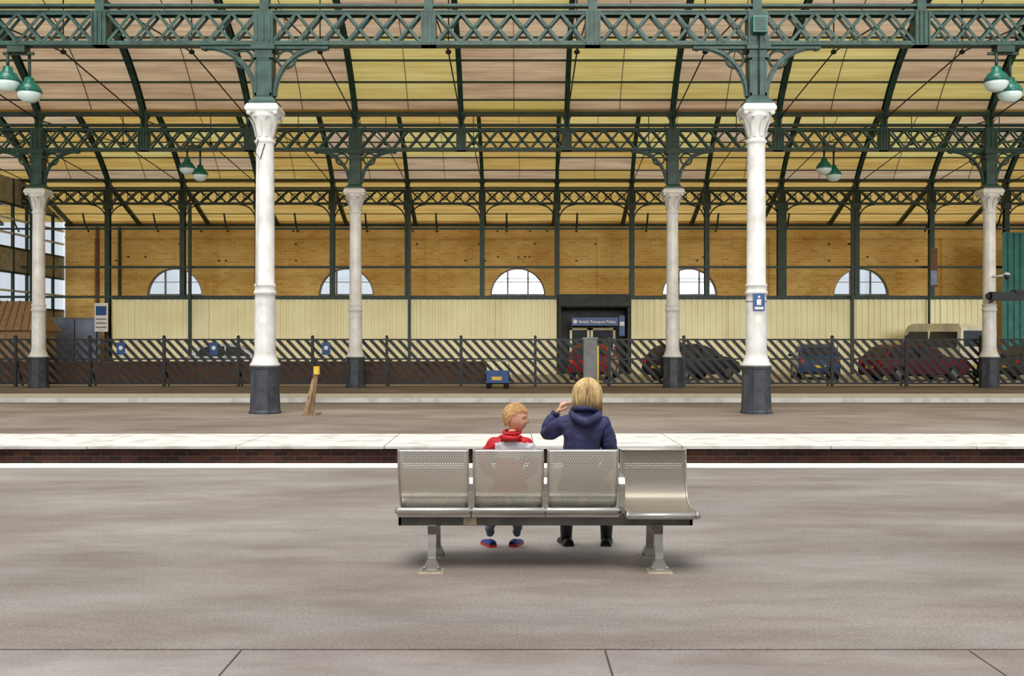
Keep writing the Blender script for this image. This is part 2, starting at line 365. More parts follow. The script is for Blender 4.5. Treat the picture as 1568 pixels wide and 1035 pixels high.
# ------------------------------------------------------------ vaulted roofs
def vault(y0,y1,zs,rise,offs,pat,name):
    par=empty(name)
    yc=(y0+y1)/2; h=(y1-y0)/2; R=(h*h+rise*rise)/(2*rise); zc=zs+rise-R
    sc=h/6.6
    ys=[yc-o*sc for o in offs[::-1]]+[yc+o*sc for o in offs[1:]]
    pt=lambda y,dr=0:(lambda v:(yc+v[0]*(R+dr),zc+v[1]*(R+dr)))(((y-yc)/R,math.sqrt(max(0,R*R-(y-yc)**2))/R))
    b=MB(); bp=MB(); n=len(ys)
    kmin,kmax=-10,10
    for k in range(kmin,kmax):
        for i in range(n-1):
            q=[]
            for yy,kk in ((ys[i],k),(ys[i],k+1),(ys[i+1],k+1),(ys[i+1],k)):
                Y,Z=pt(yy,.12); q.append((kk*P3+BAY/2+off(yy),Y,Z))
            if abs(q[0][0])>40: continue
            b.add(q,[(0,1,2,3)],pat(k,n-2-i))
    b.obj('roof_panels',par)
    for i,yy in enumerate(ys[1:-1]):
        Y,Z=pt(yy,.04); bp.bar((-36,Y,Z),(36,Y,Z),.05,.09,'green')
    for k in range(kmin,kmax+1):
        if abs(k*P3+BAY/2)>38: continue
        N=22; P=[]
        for i in range(N+1):
            yy=y0+(y1-y0)*(0.5-0.5*math.cos(math.pi*i/N)); x=k*P3+BAY/2+off(yy); Y,Z=pt(yy,0); P.append(Vector((x,Y,Z)))
        for i in range(N):
            bp.bar(P[i],P[i+1],.03,.26,'green',side=(0,-(P[i+1]-P[i]).z,(P[i+1]-P[i]).y))
            nrm=Vector((0,P[i].y-yc,P[i].z-zc)).normalized()
            bp.bar(P[i]-nrm*.13,P[i+1]-nrm*.13,.17,.03,'green',side=nrm)
            bp.bar(P[i]+nrm*.10,P[i+1]+nrm*.10,.17,.03,'green',side=nrm)
        x0=P[0].x;x1=P[-1].x
        for (xx,ya,s) in ((x1,y1,-1),(x0,y0,1)):
            bp.tube([(xx,ya+s*.12,9.2),(xx,ya+s*.2,9.6),(xx,ya+s*.42,10.0),(xx,ya+s*.75,10.45)],.035,'green',n=6)
        node=Vector((k*P3+BAY/2+off(yc),yc,10.05)); top=Vector((node.x,yc,zs+rise-.1))
        bp.tube([(x0,y0,9.45),node],.022,'iron',n=6); bp.tube([node,(x1,y1,9.45)],.022,'iron',n=6); bp.tube([node,top],.02,'iron',n=6)
        bp.ell(node,(.09,.09,.07),'iron',10,8)
        for i in range(N):
            a=P[i]+Vector((P3/2,0,0)); c=P[i+1]+Vector((P3/2,0,0)); nn=Vector((0,P[i].y-yc,P[i].z-zc)).normalized()*.09
            bp.bar(a+nn,c+nn,.02,.03,'green')
    bp.obj('roof_ribs',par)
OFF=[0,1.2,2.4,3.4,4.3,5.1,5.77,6.26,6.6]
def patA(k,s):
    even=(k%2==0)
    if s==0: return 'yel' if k in (-2,) else 'pink'
    if s==1: return 'yel' if k>=-4 and k!=-2 else 'pink'
    if s==2: return 'pink' if (even or k<-4) else 'yel'
    if s==3: return 'pink' if even or k<-4 else 'yel'
    if s==4: return 'pink'
    if s==5: return 'yel' if even else 'pink'
    return 'pink' if (s+k)%3 else 'yel'
def patB(k,s):
    r=random.Random(k*31+s*7).random()
    if s<2: return 'och' if r<.7 else 'pink'
    return 'yel' if r<.25 else ('och' if r<.72 else 'pink')
vault(24.0,37.2,9.66,3.2,OFF,patA,'arched_roof')
vault(37.2,52.5,9.66,3.4,OFF,patB,'arched_roof')

par=empty('lean_to_roof')
b=MB()
b.add([(-XR,52.5,9.66),(XR,52.5,9.66),(XR,57.2,8.1),(-XR,57.2,8.1)],[(0,1,2,3)],'och'); b.obj('roof_panels',par)
b=MB()
for k in range(-9,9):
    x=k*P3+BAY/2+off(52.5)
    b.bar((x,52.5,9.5),(x,57,7.95),.14,.2,'green_d',side=(1,0,0))
    b.tube([(x+1.2,55.6,8.4),(x+1.2,55.9,7.9),(x+1.2,56.4,7.5)],.05,'green_d',n=6)
b.obj('rafters',par)

# ------------------------------------------------------------ back wall & windows
Yw=57.0; arcs=[0.32+9.3*k for k in range(-2,3)]; Ra=1.5; ZS=4.1; ZT=8.15
b=MB()
def wallpiece(x0,x1,z0,z1): b.box(x0,x1,Yw,Yw+.4,z0,z1,'brick_yel')
cur=-24.2
for c in arcs:
    wallpiece(cur,c-Ra,0,ZT); wallpiece(c-Ra,c+Ra,0,ZS)
    N=24
    for i in range(N):
        a0=math.pi-math.pi*i/N; a1=math.pi-math.pi*(i+1)/N
        x0=c+Ra*math.cos(a0);x1=c+Ra*math.cos(a1);za=ZS+Ra*math.sin(a0);zb=ZS+Ra*math.sin(a1)
        b.add([(x0,Yw,za),(x1,Yw,zb),(x1,Yw,ZT),(x0,Yw,ZT)],[(0,1,2,3)],'brick_yel')
        b.add([(x0,Yw,za),(x1,Yw,zb),(x1,Yw+.4,zb),(x0,Yw+.4,za)],[(3,2,1,0)],'brick_yel')
        ro=Ra+.28
        X0=c+ro*math.cos(a0);X1=c+ro*math.cos(a1);Za=ZS+ro*math.sin(a0);Zb=ZS+ro*math.sin(a1)
        b.add([(x0,Yw-.03,za),(x1,Yw-.03,zb),(X1,Yw-.03,Zb),(X0,Yw-.03,Za)],[(0,1,2,3)],'brick_yel')
    cur=c+Ra
wallpiece(cur,XR,0,ZT)
b.box(-24.2,XR,Yw-.06,Yw,7.2,7.32,'brick_yel'); b.box(-24.2,XR,Yw-.08,Yw,7.85,8.0,'green_d')
for k in range(-3,5):
    x=0.32+9.3*(k-.5); b.box(x-.35,x+.35,Yw-.1,Yw,3.5,7.2,'brick_yel')
rr=random.Random(11)
for q in range(46):
    x=rr.uniform(-23,30); z=rr.choice((6.0,6.2,6.9,7.6)); b.box(x-.05,x+.05,Yw-.06,Yw,z-.04,z+.04,'iron')
b.obj('wall_back')
M['frame']=mat('window_frame',(216,218,216),(194,196,196),rough=.5)
for i,c in enumerate(arcs):
    b=MB(); y=Yw+.2; N=24
    pts=[(c+(Ra-.04)*math.cos(math.pi*j/N),y,ZS+.02+(Ra-.04)*math.sin(math.pi*j/N)) for j in range(N+1)]
    for j in range(N): b.bar(pts[j],pts[j+1],.09,.1,'grey')
    b.box(c-Ra,c+Ra,y-.06,y+.06,ZS,ZS+.1,'grey')
    for e in (-.55,.55): b.box(c+e-.045,c+e+.045,y-.04,y+.04,ZS,ZS+1.36,'grey')
    b.box(c-Ra+.1,c+Ra-.1,y-.03,y+.03,ZS+.72,ZS+.77,'frame')
    b.add([(p[0],y,p[2]) for p in pts],[tuple(range(N+1))],'glass')
    b.box(c-Ra-.15,c+Ra+.15,Yw-.15,Yw+.1,ZS-.14,ZS,'slab')
    b.obj('window_%d'%(i+1))
b=MB()
for k in range(-10,9):
    x=k*P3+BAY/2+off(52.5)
    if abs(x)>XR: continue
    w=.12
    if k in (2,): w=.22
    b.box(x-w,x+w,52.36,52.40,0,8.5,'green_d'); b.box(x-w,x+w,52.60,52.64,0,8.5,'green_d'); b.box(x-.03,x+.03,52.4,52.6,0,8.5,'green_d')
    b.box(x-w-.06,x+w+.06,52.3,52.7,8.2,8.5,'green_d')
    for s in (-1,1):
        pts=[(x+s*(.1+.8*(1-math.cos(t))),52.5,7.65+.8*math.sin(t)) for t in [j*math.pi/2/8 for j in range(9)]]
        b.tube(pts,.035,'green_d',n=6)
b.box(-XR,XR,52.3,52.42,5.26,5.38,'green_d'); b.box(-XR,XR,52.3,52.40,7.18,7.27,'green_d'); b.box(-XR,XR,52.34,52.38,7.95,7.99,'iron'); b.box(-XR,XR,52.3,52.42,3.78,3.9,'green_d')
b.obj('steel_portal_frame')

# ------------------------------------------------------------ hoardings
def hoarding(x0,x1,y,z1,mt,name,cap='green_d'):
    b=MB(); x=x0; p=.30
    vs=[];fs=[]
    while x<x1-1e-3:
        for (dx,dy) in ((0,0),(.17,0),(.20,.05),(.27,.05)):
            if x+dx<=x1: vs+=[(x+dx,y+dy,0.0),(x+dx,y+dy,z1)]
        x+=p
    n=len(vs)//2
    for i in range(n-1): fs.append((2*i,2*i+2,2*i+3,2*i+1))
    b.add(vs,fs,mt); b.box(x0,x1,y-.04,y+.12,z1,z1+.06,cap)
    x=x0+1.2
    while x<x1: b.box(x-.03,x+.03,y-.03,y,0,z1,mt); x+=3.52
    b.obj(name)
hoarding(-19.7,2.28,51.9,3.70,'cream','corrugated_hoarding')
hoarding(5.88,23.8,51.9,3.70,'cream','corrugated_hoarding')
hoarding(23.85,XR,51.2,6.87,'teal','teal_hoarding','teal')
b=MB()
for x in (-15.85,-5.05,16.75): b.box(x-.07,x+.07,51.72,51.86,0,8.4,'green_d')
b.obj('cover_post')  # slender cover posts added in front of the hoarding, continuing the frame posts
par=empty('police_office_entrance')
b=MB()
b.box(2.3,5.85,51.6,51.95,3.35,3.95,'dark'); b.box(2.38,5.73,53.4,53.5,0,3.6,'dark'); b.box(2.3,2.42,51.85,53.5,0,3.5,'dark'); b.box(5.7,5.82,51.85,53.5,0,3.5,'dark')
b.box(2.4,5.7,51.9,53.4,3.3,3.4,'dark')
b.box(5.28,5.55,51.8,51.85,1.9,2.9,'blue'); b.box(5.3,5.53,51.79,51.8,2.4,2.6,'white')
b.obj('canopy',par)
b=MB()
for (a,c) in ((2.9,3.9),(3.95,5.2)):
    b.box(a,c,52.9,52.95,2.2,2.32,'cream'); b.box(a,a+.12,52.9,52.95,0,2.3,'cream'); b.box(c-.12,c,52.9,52.95,0,2.3,'cream'); b.box(a,c,52.9,52.95,.0,.3,'cream'); b.box(a,c,52.9,52.95,1.0,1.1,'cream')
    b.box(a+.12,c-.12,52.92,52.94,.3,2.2,'carglass')
b.obj('door_1',par)
par2=empty('police_sign')
b=MB(); b.box(2.93,5.2,51.55,51.6,2.40,2.80,'blue'); b.obj('board',par2)
b=MB(); vs=[(3.1+.11*math.cos(t),51.54,2.6+.11*math.sin(t)) for t in [i*math.pi/4 for i in range(8)]]; b.add(vs,[tuple(range(8))],'white'); b.obj('crest',par2)
def text(s,loc,size,mt,parent,name):
    c=bpy.data.curves.new(name,'FONT'); c.body=s; c.size=size; c.align_x='LEFT'; c.extrude=.004; c.offset=.003
    c.materials.append(M[mt]); o=bpy.data.objects.new(name,c); scene.collection.objects.link(o); o.location=loc; o.rotation_euler=(math.pi/2,0,0); o.parent=parent
text('British Transport Police',(3.28,51.54,2.53),.185,'white',par2,'lettering')

# ------------------------------------------------------------ left end
par=empty('wall_left')
b=MB(); X=-24.4
for (z0,z1) in ((0,3.3),(5.0,6.2),(8.3,9.6)): b.box(X-.2,X,38,57.4,z0,z1,'shed')
y=38
while y<57.3: b.box(X-.1,X+.04,y-.05,y+.05,0,9.6,'green_d'); y+=1.5
for z in (3.3,4.1,5.0,6.2,6.9,7.6,8.3): b.box(X-.08,X+.04,38,57.3,z-.05,z+.05,'white' if z in (4.1,6.9,7.6) else 'green_d')
b.obj('glazed_screen',par)
b=MB(); b.add([(X-.05,38,0),(X-.05,57.3,0),(X-.05,57.3,9),(X-.05,38,9)],[(0,1,2,3)],'glass'); b.obj('glazing',par)
b=MB(); b.tube([(-22.4,56.85,0),(-22.4,56.85,7.8)],.09,'brick_brn'); b.tube([(-21.2,56.85,0),(-21.2,56.85,7.8)],.08,'green_d'); b.obj('drainpipe')
b=MB(); b.box(-24.0,-20.6,45,47.5,0,2.1,'wood'); b.add([(-24.2,44.7,2.1),(-20.4,44.7,2.1),(-20.9,46.2,3.4),(-24.2,46.2,3.4),(-20.4,47.8,2.1),(-24.2,47.8,2.1)],[(0,1,2,3),(3,2,4,5),(1,4,2),(0,3,5)],'wood')
for k in range(12): b.bar((-24.1+k*.32,44.72,2.12),(-24.1+k*.28,46.18,3.43),.03,.03,'brick_brn')
b.box(-23,-22.2,44.96,45,0,1.9,'dark'); b.obj('wooden_kiosk')
b=MB(); b.box(-22.6,-20.2,51.5,51.7,0,2.7,'bluegrey'); b.box(-21.42,-21.38,51.47,51.5,0,2.7,'dark'); b.box(-22.7,-20.1,51.45,51.75,2.7,2.8,'grey'); b.box(-21.6,-21.5,51.44,51.5,1.1,1.2,'hub'); b.box(-21.3,-21.2,51.44,51.5,1.1,1.2,'hub'); b.obj('double_door')
b=MB(); b.box(-20.35,-19.7,51.3,51.36,2.1,3.5,'white'); b.box(-20.28,-19.77,51.28,51.3,2.9,3.35,'blue'); b.box(-20.28,-19.77,51.28,51.3,2.3,2.34,'iron'); b.box(-20.28,-19.77,51.28,51.3,2.5,2.54,'iron'); b.box(-20.28,-19.77,51.28,51.3,2.7,2.74,'iron')
b.box(-20.3,-20.25,51.36,51.4,0,3.5,'iron'); b.box(-19.8,-19.75,51.36,51.4,0,3.5,'iron'); b.obj('notice_board')
b=MB(); b.box(-26,-1.0,40.0,40.35,0,.80,'brick_brn'); b.box(-26,-.98,39.95,40.4,.80,.87,'brick_brn'); b.obj('low_brick_wall')

# ------------------------------------------------------------ fence
b=MB(); Yf=38.0; zt=1.74
x=-XR
while x<XR+1:
    b.box(x-.05,x+.05,Yf-.05,Yf+.05,0,zt+.06,'iron'); b.frus(x,Yf,zt+.06,zt+.12,.06,.06,.01,.01,'iron')
    b.bar((x,Yf+.03,1.1),(x,Yf+.55,0.02),.05,.05,'iron',side=(1,0,0)); x+=2.68
for z in (.12,1.0,1.70): b.box(-XR,XR,Yf-.035,Yf+.035,z-.03,z+.03,'iron')
x=-XR-1.6
while x<XR:
    b.bar((x,Yf,1.70),(x+1.5,Yf,.12),.115,.02,'iron'); x+=.335
b.obj('railing_fence')
par=empty('fence_notice')
b=MB()
for x in (-14.1,-10.75,-6.7):
    b.box(x-.15,x+.15,Yf-.07,Yf-.05,1.15,1.6,'blue'); b.ell((x,Yf-.075,1.4),(.08,.01,.08),'white',10,6)
b.obj('plates',par)

# ------------------------------------------------------------ vehicles
def vehicle(name,col,x,y,rot,kind='car'):
    m='paint_'+name; M[m]=mat(m,col,tuple(v*.85 for v in col),rough=.25,scale=1)
    b=MB()
    if kind=='car':
        hw=.85; belt=.92
        prof=[(-2.03,.30),(-2.06,.55),(-1.98,.85),(-1.9,.98),(-1.55,1.35),(-1.2,1.46),(-.3,1.50),(.2,1.42),(.95,1.0),(1.6,.9),(1.95,.74),(2.05,.5),(2.02,.28)]
        win=[(-1.62,1.0),(-1.42,1.33),(-1.15,1.40),(-.3,1.43),(.15,1.36),(.72,1.0)]; wx=(-1.25,1.28)
        H=1.5
    else:
        hw=.95; belt=1.25
        prof=[(-2.4,.35),(-2.44,.8),(-2.42,1.3),(-2.32,2.2),(-2.15,2.38),(.9,2.42),(1.2,2.34),(1.75,1.42),(2.35,1.22),(2.45,.9),(2.45,.35)]
        win=[(-2.2,1.35),(-2.12,2.05),(1.05,2.08),(1.5,1.38)]; wx=(-1.5,1.55); H=2.4
    def w(z): return hw if z<=belt else hw-(z-belt)/(H-belt)*.17
    n=len(prof); vs=[]
    for s in (-1,1):
        for (px,pz) in prof: vs.append((px,s*w(pz),pz))
    vs2=[(px,s*(w(pz)-.08),pz+.03 if pz>.4 else pz) for s in (-1,1) for (px,pz) in prof]
    fs=[tuple(range(n)),tuple(range(2*n-1,n-1,-1))]
    vs+=vs2
    for i in range(n):
        j=(i+1)%n
        fs.append((j,i,2*n+i,2*n+j)); fs.append((2*n+j,2*n+i,3*n+i,3*n+j)); fs.append((3*n+j,3*n+i,n+i,n+j))
    b.add(vs,fs,m)
    for s in (-1,1):
        q=[(px,s*(w(pz)+.012),pz) for (px,pz) in win]; b.add(q,[tuple(range(len(q)))],'carglass')
        for cx in (-.35,): b.box(cx-.03,cx+.03,s*hw-.03-.08,s*hw+.02-.06,.95 if kind=='car' else 1.35,1.42 if kind=='car' else 2.1,m)
        b.ell(((.75 if kind=='car' else 1.5),s*(hw+.1),1.02 if kind=='car' else 1.4),(.07,.1,.07),m,8,6)
        for cx in wx:
            R=.31 if kind=='car' else .35
            for (r0,yy,mm) in ((R,.0,'tyre'),(R*.62,.02,'hub')):
                vs=[];N=20
                for e in (s*(hw-.18),s*(hw+.012+yy)):
                    for k in range(N): vs.append((cx+r0*math.cos(2*math.pi*k/N),e,R+r0*math.sin(2*math.pi*k/N)))
                fs=[(k,(k+1)%N,N+(k+1)%N,N+k) for k in range(N)]+[tuple(range(N)),tuple(range(N,2*N))]
                b.add(vs,fs,mm)
    def panel(pa,pb,ww,mt,o=.02):
        (xa,za),(xb,zb)=pa,pb; d=Vector((xb-xa,0,zb-za)).normalized(); nn=Vector((-d.z,0,d.x))*o
        if nn.z<0: nn=-nn
        b.add([Vector((xa,-w(za)+ww,za+.03))+nn,Vector((xa,w(za)-ww,za+.03))+nn,Vector((xb,w(zb)-ww,zb+.03))+nn,Vector((xb,-w(zb)+ww,zb+.03))+nn],[(0,1,2,3)],mt)
    if kind=='car':
        panel((-1.87,1.0),(-1.57,1.32),.12,'carglass'); panel((.9,1.03),(.27,1.39),.12,'carglass')
        fx,rx=2.0,-2.06
    else:
        panel((1.7,1.5),(1.25,2.24),.12,'carglass'); b.add([(-2.43,-.75,1.4),(-2.43,.75,1.4),(-2.345,.7,2.1),(-2.345,-.7,2.1)],[(0,1,2,3)],'carglass'); fx,rx=2.42,-2.46
    for s in (-1,1):
        b.box(fx-.08,fx+.03,s*.68-.14,s*.68+.14,.62,.76,'lampw'); b.box(rx,rx+.1,s*.72-.09,s*.72+.09,.7,.95,'sole')
    b.box(rx-.02,rx+.02,-.26,.26,.52,.63,'yellow'); b.box(fx+.02,fx+.07,-.26,.26,.4,.5,'white'); b.box(rx-.03,fx+.06,-.7,.7,.24,.34,'tyre')
    o=b.obj('van' if kind!='car' else 'car',None,(x,y,0.006)); o.rotation_euler=(0,0,rot)
vehicle('a',(150,24,36),3.6,46,math.radians(78))
vehicle('b',(40,44,52),7.6,44.5,math.radians(35))
vehicle('c',(40,80,130),13.2,46,math.radians(80))
vehicle('d',(100,30,42),16.6,43.5,math.radians(14))
vehicle('e',(52,58,70),22.8,44.5,math.radians(8))
vehicle('f',(206,210,216),-12.0,46,math.radians(5))
vehicle('g',(226,220,196),19.7,48.5,math.radians(108),'van')
b=MB()
tx,ty=-.5,36.6
b.box(tx-.42,tx+.42,ty-.3,ty+.3,.2,.26,'blue'); b.box(tx-.42,tx+.42,ty-.3,ty-.27,.26,.5,'blue'); b.box(tx-.42,tx-.39,ty-.3,ty+.3,.26,.55,'blue'); b.box(tx+.39,tx+.42,ty-.3,ty+.3,.26,.55,'blue'); b.box(tx-.42,tx+.42,ty+.27,ty+.3,.26,.62,'blue')
for sx in (-.3,.3):
    for sy in (-.22,.22): b.tube([(tx+sx,ty+sy-.03,.1),(tx+sx,ty+sy+.03,.1)],.1,'tyre',n=14)
b.box(tx-.2,tx+.15,ty-.31,ty-.3,.3,.42,'yellow'); b.tube([(tx-.4,ty+.28,.6),(tx-.4,ty+.3,.95),(tx+.4,ty+.3,.95),(tx+.4,ty+.28,.6)],.02,'hub'); b.obj('luggage_trolley')

b=MB(); gx,gy=2.56,34.5
b.box(gx-.22,gx+.22,gy-.15,gy+.15,0,1.70,'grey'); b.box(gx-.25,gx+.25,gy-.18,gy+.18,1.70,1.77,'grey'); b.box(gx-.19,gx+.19,gy-.165,gy-.15,.15,1.6,'grey'); b.box(gx+.22,gx+.28,gy-.1,gy+.1,.1,1.5,'yellow'); b.box(gx-.26,gx+.26,gy-.2,gy+.2,0,.08,'plinth'); b.obj('equipment_cabinet')
b=MB(); px,py=-4.45,23.6
b.bar((px-.06,py,.0),(px+.05,py+.1,1.02),.10,.09,'wood',side=(0,1,0))
b.box(px-.0,px+.12,py-.0,py+.12,.9,1.08,'yellow'); b.bar((px-.14,py-.25,.0),(px-.0,py+.05,.8),.08,.03,'wood'); b.box(px-.2,px+.12,py-.3,py+.3,0,.03,'wood'); b.obj('wooden_marker_post')

par=empty('column_sign')
cx=BAY/2+off(24)
b=MB(); b.box(cx-.13,cx+.13,24-.27,24-.25,2.33,2.72,'blue'); b.box(cx-.1,cx+.1,24-.275,24-.27,2.36,2.42,'white'); b.ell((cx,24-.275,2.64),(.03,.008,.03),'white',10,6); b.box(cx-.05,cx+.05,24-.275,24-.27,2.46,2.59,'white')
b.tube([(cx+.235*math.cos(t),24+.235*math.sin(t),2.55) for t in [i*math.pi/10 for i in range(20)]],.012,'hub',n=5,close=True); b.obj('plate',par)
b=MB(); b.box(cx-.16,cx+.16,23.58,23.76,8.58,8.95,'lampg'); b.box(cx-.12,cx+.12,23.56,23.58,8.62,8.9,'green'); b.tube([(cx,23.7,8.58),(cx,23.72,7.2)],.015,'iron',n=6); b.obj('junction_box')
x2=-BAY/2+off(24); b=MB(); b.tube([(x2-.1,23.76,6.2),(x2-.16,23.72,5.9),(x2-.05,23.74,5.75),(x2+.05,23.76,6.1)],.012,'iron',n=6); b.tube([(x2-.12,23.78,6.1),(x2-.14,23.77,2.9)],.012,'white',n=6); b.obj('cable')

x3=1.5*BAY+off(37.2)
par=empty('security_camera')
b=MB(); b.bar((x3-.1,36.95,3.0),(x3-.15,36.6,3.05),.06,.06,'iron'); b.box(x3-.3,x3+.8,36.3,36.65,3.05,3.35,'iron'); b.box(x3+.5,x3+.85,36.25,36.7,3.3,3.42,'iron'); b.tube([(x3-.3,36.5,3.2),(x3-.42,36.5,3.2)],.1,'carglass')
b.obj('camera_housing',par)
b=MB(); b.tube([(x3,36.95,3.9),(x3+.35,36.7,3.95)],.03,'white'); b.lathe(x3+.38,36.7,[(.1,3.95),(.1,3.9),(.08,3.82),(.03,3.78)],'carglass',n=14); b.lathe(x3+.38,36.7,[(.11,3.95),(.11,4.0),(.04,4.04)],'white',n=14); b.obj('dome_camera')
b=MB(); b.tube([(20.45,51.6,0.0),(20.45,51.6,6.9)],.06,'green_d'); b.box(20.5,20.85,51.58,51.6,4.3,6.2,'brick_brn'); b.box(20.52,20.83,51.57,51.58,4.4,5.1,'bluegrey'); b.obj('hanging_banner')

# ------------------------------------------------------------ pendant lamps
def lamps(x,y,zb):
    par=empty('pendant_lamp',(0,0,0))
    b=MB()
    b.tube([(x,y,8.36),(x,y,zb+.95)],.03,'green_d',n=8); b.box(x-.2,x+.2,y-.15,y+.15,zb+.85,zb+1.0,'green_d')
    b.bar((x-.35,y,zb+.85),(x+.35,y,zb+.85),.06,.06,'green_d',side=(0,1,0))
    for s,dz,dy in ((-.2,0.12,-.1),(.2,-.08,.1)):
        cx=x+s; cy=y+dy
        b.tube([(cx,cy,zb+.85),(cx,cy,zb+.35+dz)],.035,'green_d',n=8)
        b.lathe(cx,cy,[(.05,zb+.42+dz),(.10,zb+.40+dz),(.12,zb+.30+dz),(.2,zb+.24+dz),(.27,zb+.12+dz),(.28,zb+.06+dz),(.27,zb+.055+dz)],'lampg',n=24)
        b.lathe(cx,cy,[(.265,zb+.06+dz),(.26,zb+.0+dz),(.21,zb-.09+dz),(.12,zb-.15+dz),(.02,zb-.17+dz)],'lampw',n=24)
    b.obj('lamp_body',par)
for x in (-11.25,11.2):
    lamps(x,24.0,7.35); lamps(x,37.2,7.55)

# ------------------------------------------------------------ bench
bench=empty('metal_bench')
def seat(xc,path,name,w=.492,mt='perf'):
    me=bpy.data.meshes.new(name); vs=[];fs=[];arc=[0]
    P=[Vector(p) for p in path]; D=[]
    for i in range(len(P)-1):
        p0=P[max(i-1,0)];p1=P[i];p2=P[i+1];p3=P[min(i+2,len(P)-1)]
        for k in range(4):
            t=k/4; D.append(.5*((2*p1)+(p2-p0)*t+(2*p0-5*p1+4*p2-p3)*t*t+(3*p1-p0-3*p2+p3)*t**3))
    D.append(P[-1])
    for i in range(1,len(D)): arc.append(arc[-1]+(D[i]-D[i-1]).length)
    for i,p in enumerate(D):
        vs+=[(xc-w/2,p.x,p.y),(xc+w/2,p.x,p.y)]
    for i in range(len(D)-1): fs.append((2*i,2*i+1,2*i+3,2*i+2))
    me.from_pydata(vs,[],fs); uvl=me.uv_layers.new(name='UVMap')
    for poly in me.polygons:
        for li in poly.loop_indices:
            vi=me.loops[li].vertex_index; uvl.data[li].uv=((vi%2)*w,arc[vi//2])
    me.materials.append(M[mt]); me.polygons.foreach_set('use_smooth',[True]*len(me.polygons))
    o=bpy.data.objects.new(name,me); scene.collection.objects.link(o); o.parent=bench
    b=MB()
    loop=[(xc-w/2,p.x,p.y) for p in D]+[(xc+w/2,p.x,p.y) for p in D[::-1]]
    b.tube(loop,.009,'steel',n=8,close=True)
    b.obj(name+'_frame',bench)
pathA=[(7.515,.868),(7.492,.873),(7.487,.855),(7.492,.79),(7.515,.69),(7.56,.59),(7.61,.51),(7.67,.455),(7.75,.428),(7.86,.42),(8.0,.425),(8.1,.432),(8.15,.42),(8.16,.395)]
pathB=[(7.955,.826),(7.965,.832),(7.96,.81),(7.955,.74),(7.94,.64),(7.92,.55),(7.88,.48),(7.80,.445),(7.70,.432),(7.58,.432),(7.48,.438),(7.44,.428),(7.43,.40)]
for i,c in enumerate((-.561,-.026,.505)): seat(c,pathA,'seat_%d'%(i+1))
seat(1.065,pathB,'seat_4',mt='perf_dimmed')
b=MB()
for c in (-.561,-.026,.505):
    b.tube([(c-.262,7.575,.43),(c-.25,7.56,.43),(c+.25,7.56,.43),(c+.262,7.575,.43)],.026,'steel',n=12)
    b.box(c-.262,c+.262,7.56,8.08,.392,.404,'steel'); b.box(c-.262,c+.262,7.555,7.565,.385,.42,'steel')
c=1.07
b.box(c-.262,c+.262,7.45,8.0,.392,.406,'steel'); b.tube([(c-.262,7.45,.412),(c+.262,7.45,.412)],.02,'steel',n=12)
for (y0,y1) in ((7.60,7.68),(7.93,8.01)): b.box(-.82,1.305,y0,y1,.318,.388,'steel_d')
b.box(-.82,-.80,7.60,8.01,.318,.388,'steel_d'); b.box(1.285,1.305,7.6,8.01,.318,.388,'steel_d')
b.box(-.35,-.255,7.585,7.60,.325,.38,'pad')
for c in (-.293,.24,.79):
    A=[(7.60,.41),(7.575,.46),(7.56,.56),(7.565,.62),(7.60,.66),(7.70,.665),(7.85,.66),(7.96,.645),(7.985,.61),(7.97,.56),(7.94,.48),(7.92,.41)]
    for i in range(len(A)-1): b.bar((c,)+A[i],(c,)+A[i+1],.045,.014,'steel',side=(0,-(A[i+1][1]-A[i][1]),(A[i+1][0]-A[i][0])))
    for p in A[1:-1]: b.tube([(c-.0225,)+p,(c+.0225,)+p],.0075,'steel',n=8)
for x in (-.575,1.055):
    b.box(x-.03,x+.03,7.56,8.06,.265,.32,'steel_d')
    for (yt,yb) in ((7.60,7.535),(8.02,8.07)):
        b.bar((x,yt,.32),(x,yb,.03),.058,.035,'steel',side=(0,1,0))
        b.frus(x,yb,.010,.022,.07,.06,.07,.06,'steel'); b.frus(x,yb,.022,.10,.062,.03,.022,.02,'steel')
        b.lathe(x-.05,yb-.04,[(.012,.02),(.012,.04),(.004,.045)],'hub',n=6); b.lathe(x+.05,yb-.04,[(.012,.02),(.012,.04),(.004,.045)],'hub',n=6)
        b.frus(x,yb,0,.012,.09,.085,.08,.07,'pad')
b.obj('bench_frame',bench)

# ------------------------------------------------------------ people
def skin(name,J,E,root,classify,mats,parent,sub=2):
    names=list(J.keys()); me=bpy.data.meshes.new(name)
    me.from_pydata([J[n][0] for n in names],[(names.index(a),names.index(c)) for a,c in E],[])
    o=bpy.data.objects.new(name,me); scene.collection.objects.link(o)
    md=o.modifiers.new('skin','SKIN'); md.branch_smoothing=.6; md.use_smooth_shade=True
    sv=me.skin_vertices[0].data
    for i,n in enumerate(names):
        r=J[n][1]; sv[i].radius=(r,r) if not isinstance(r,tuple) else r; sv[i].use_root=(n==root)
    ms=o.modifiers.new('sub','SUBSURF'); ms.levels=sub; ms.render_levels=sub
    dg=bpy.context.evaluated_depsgraph_get(); ev=o.evaluated_get(dg); nm=bpy.data.meshes.new_from_object(ev)
    o.modifiers.clear(); o.data=nm; nm.materials.clear()
    for k in mats: nm.materials.append(M[k])
    for p in nm.polygons:
        p.use_smooth=True; p.material_index=classify(p.center) if classify else 0
    if classify:
        nn=[v.normal.copy() for v in nm.vertices]; co=[]
        for v,nv in zip(nm.vertices,nn):
            c=v.co; k=.0035*math.sin(c.z*62+c.x*18+3*math.sin(c.x*21+c.y*9))+.002*math.sin(c.z*118-c.x*44)
            q=c+nv*k; co+= [q.x,q.y,q.z]
        nm.vertices.foreach_set('co',co); nm.update()
    o.parent=parent; return o
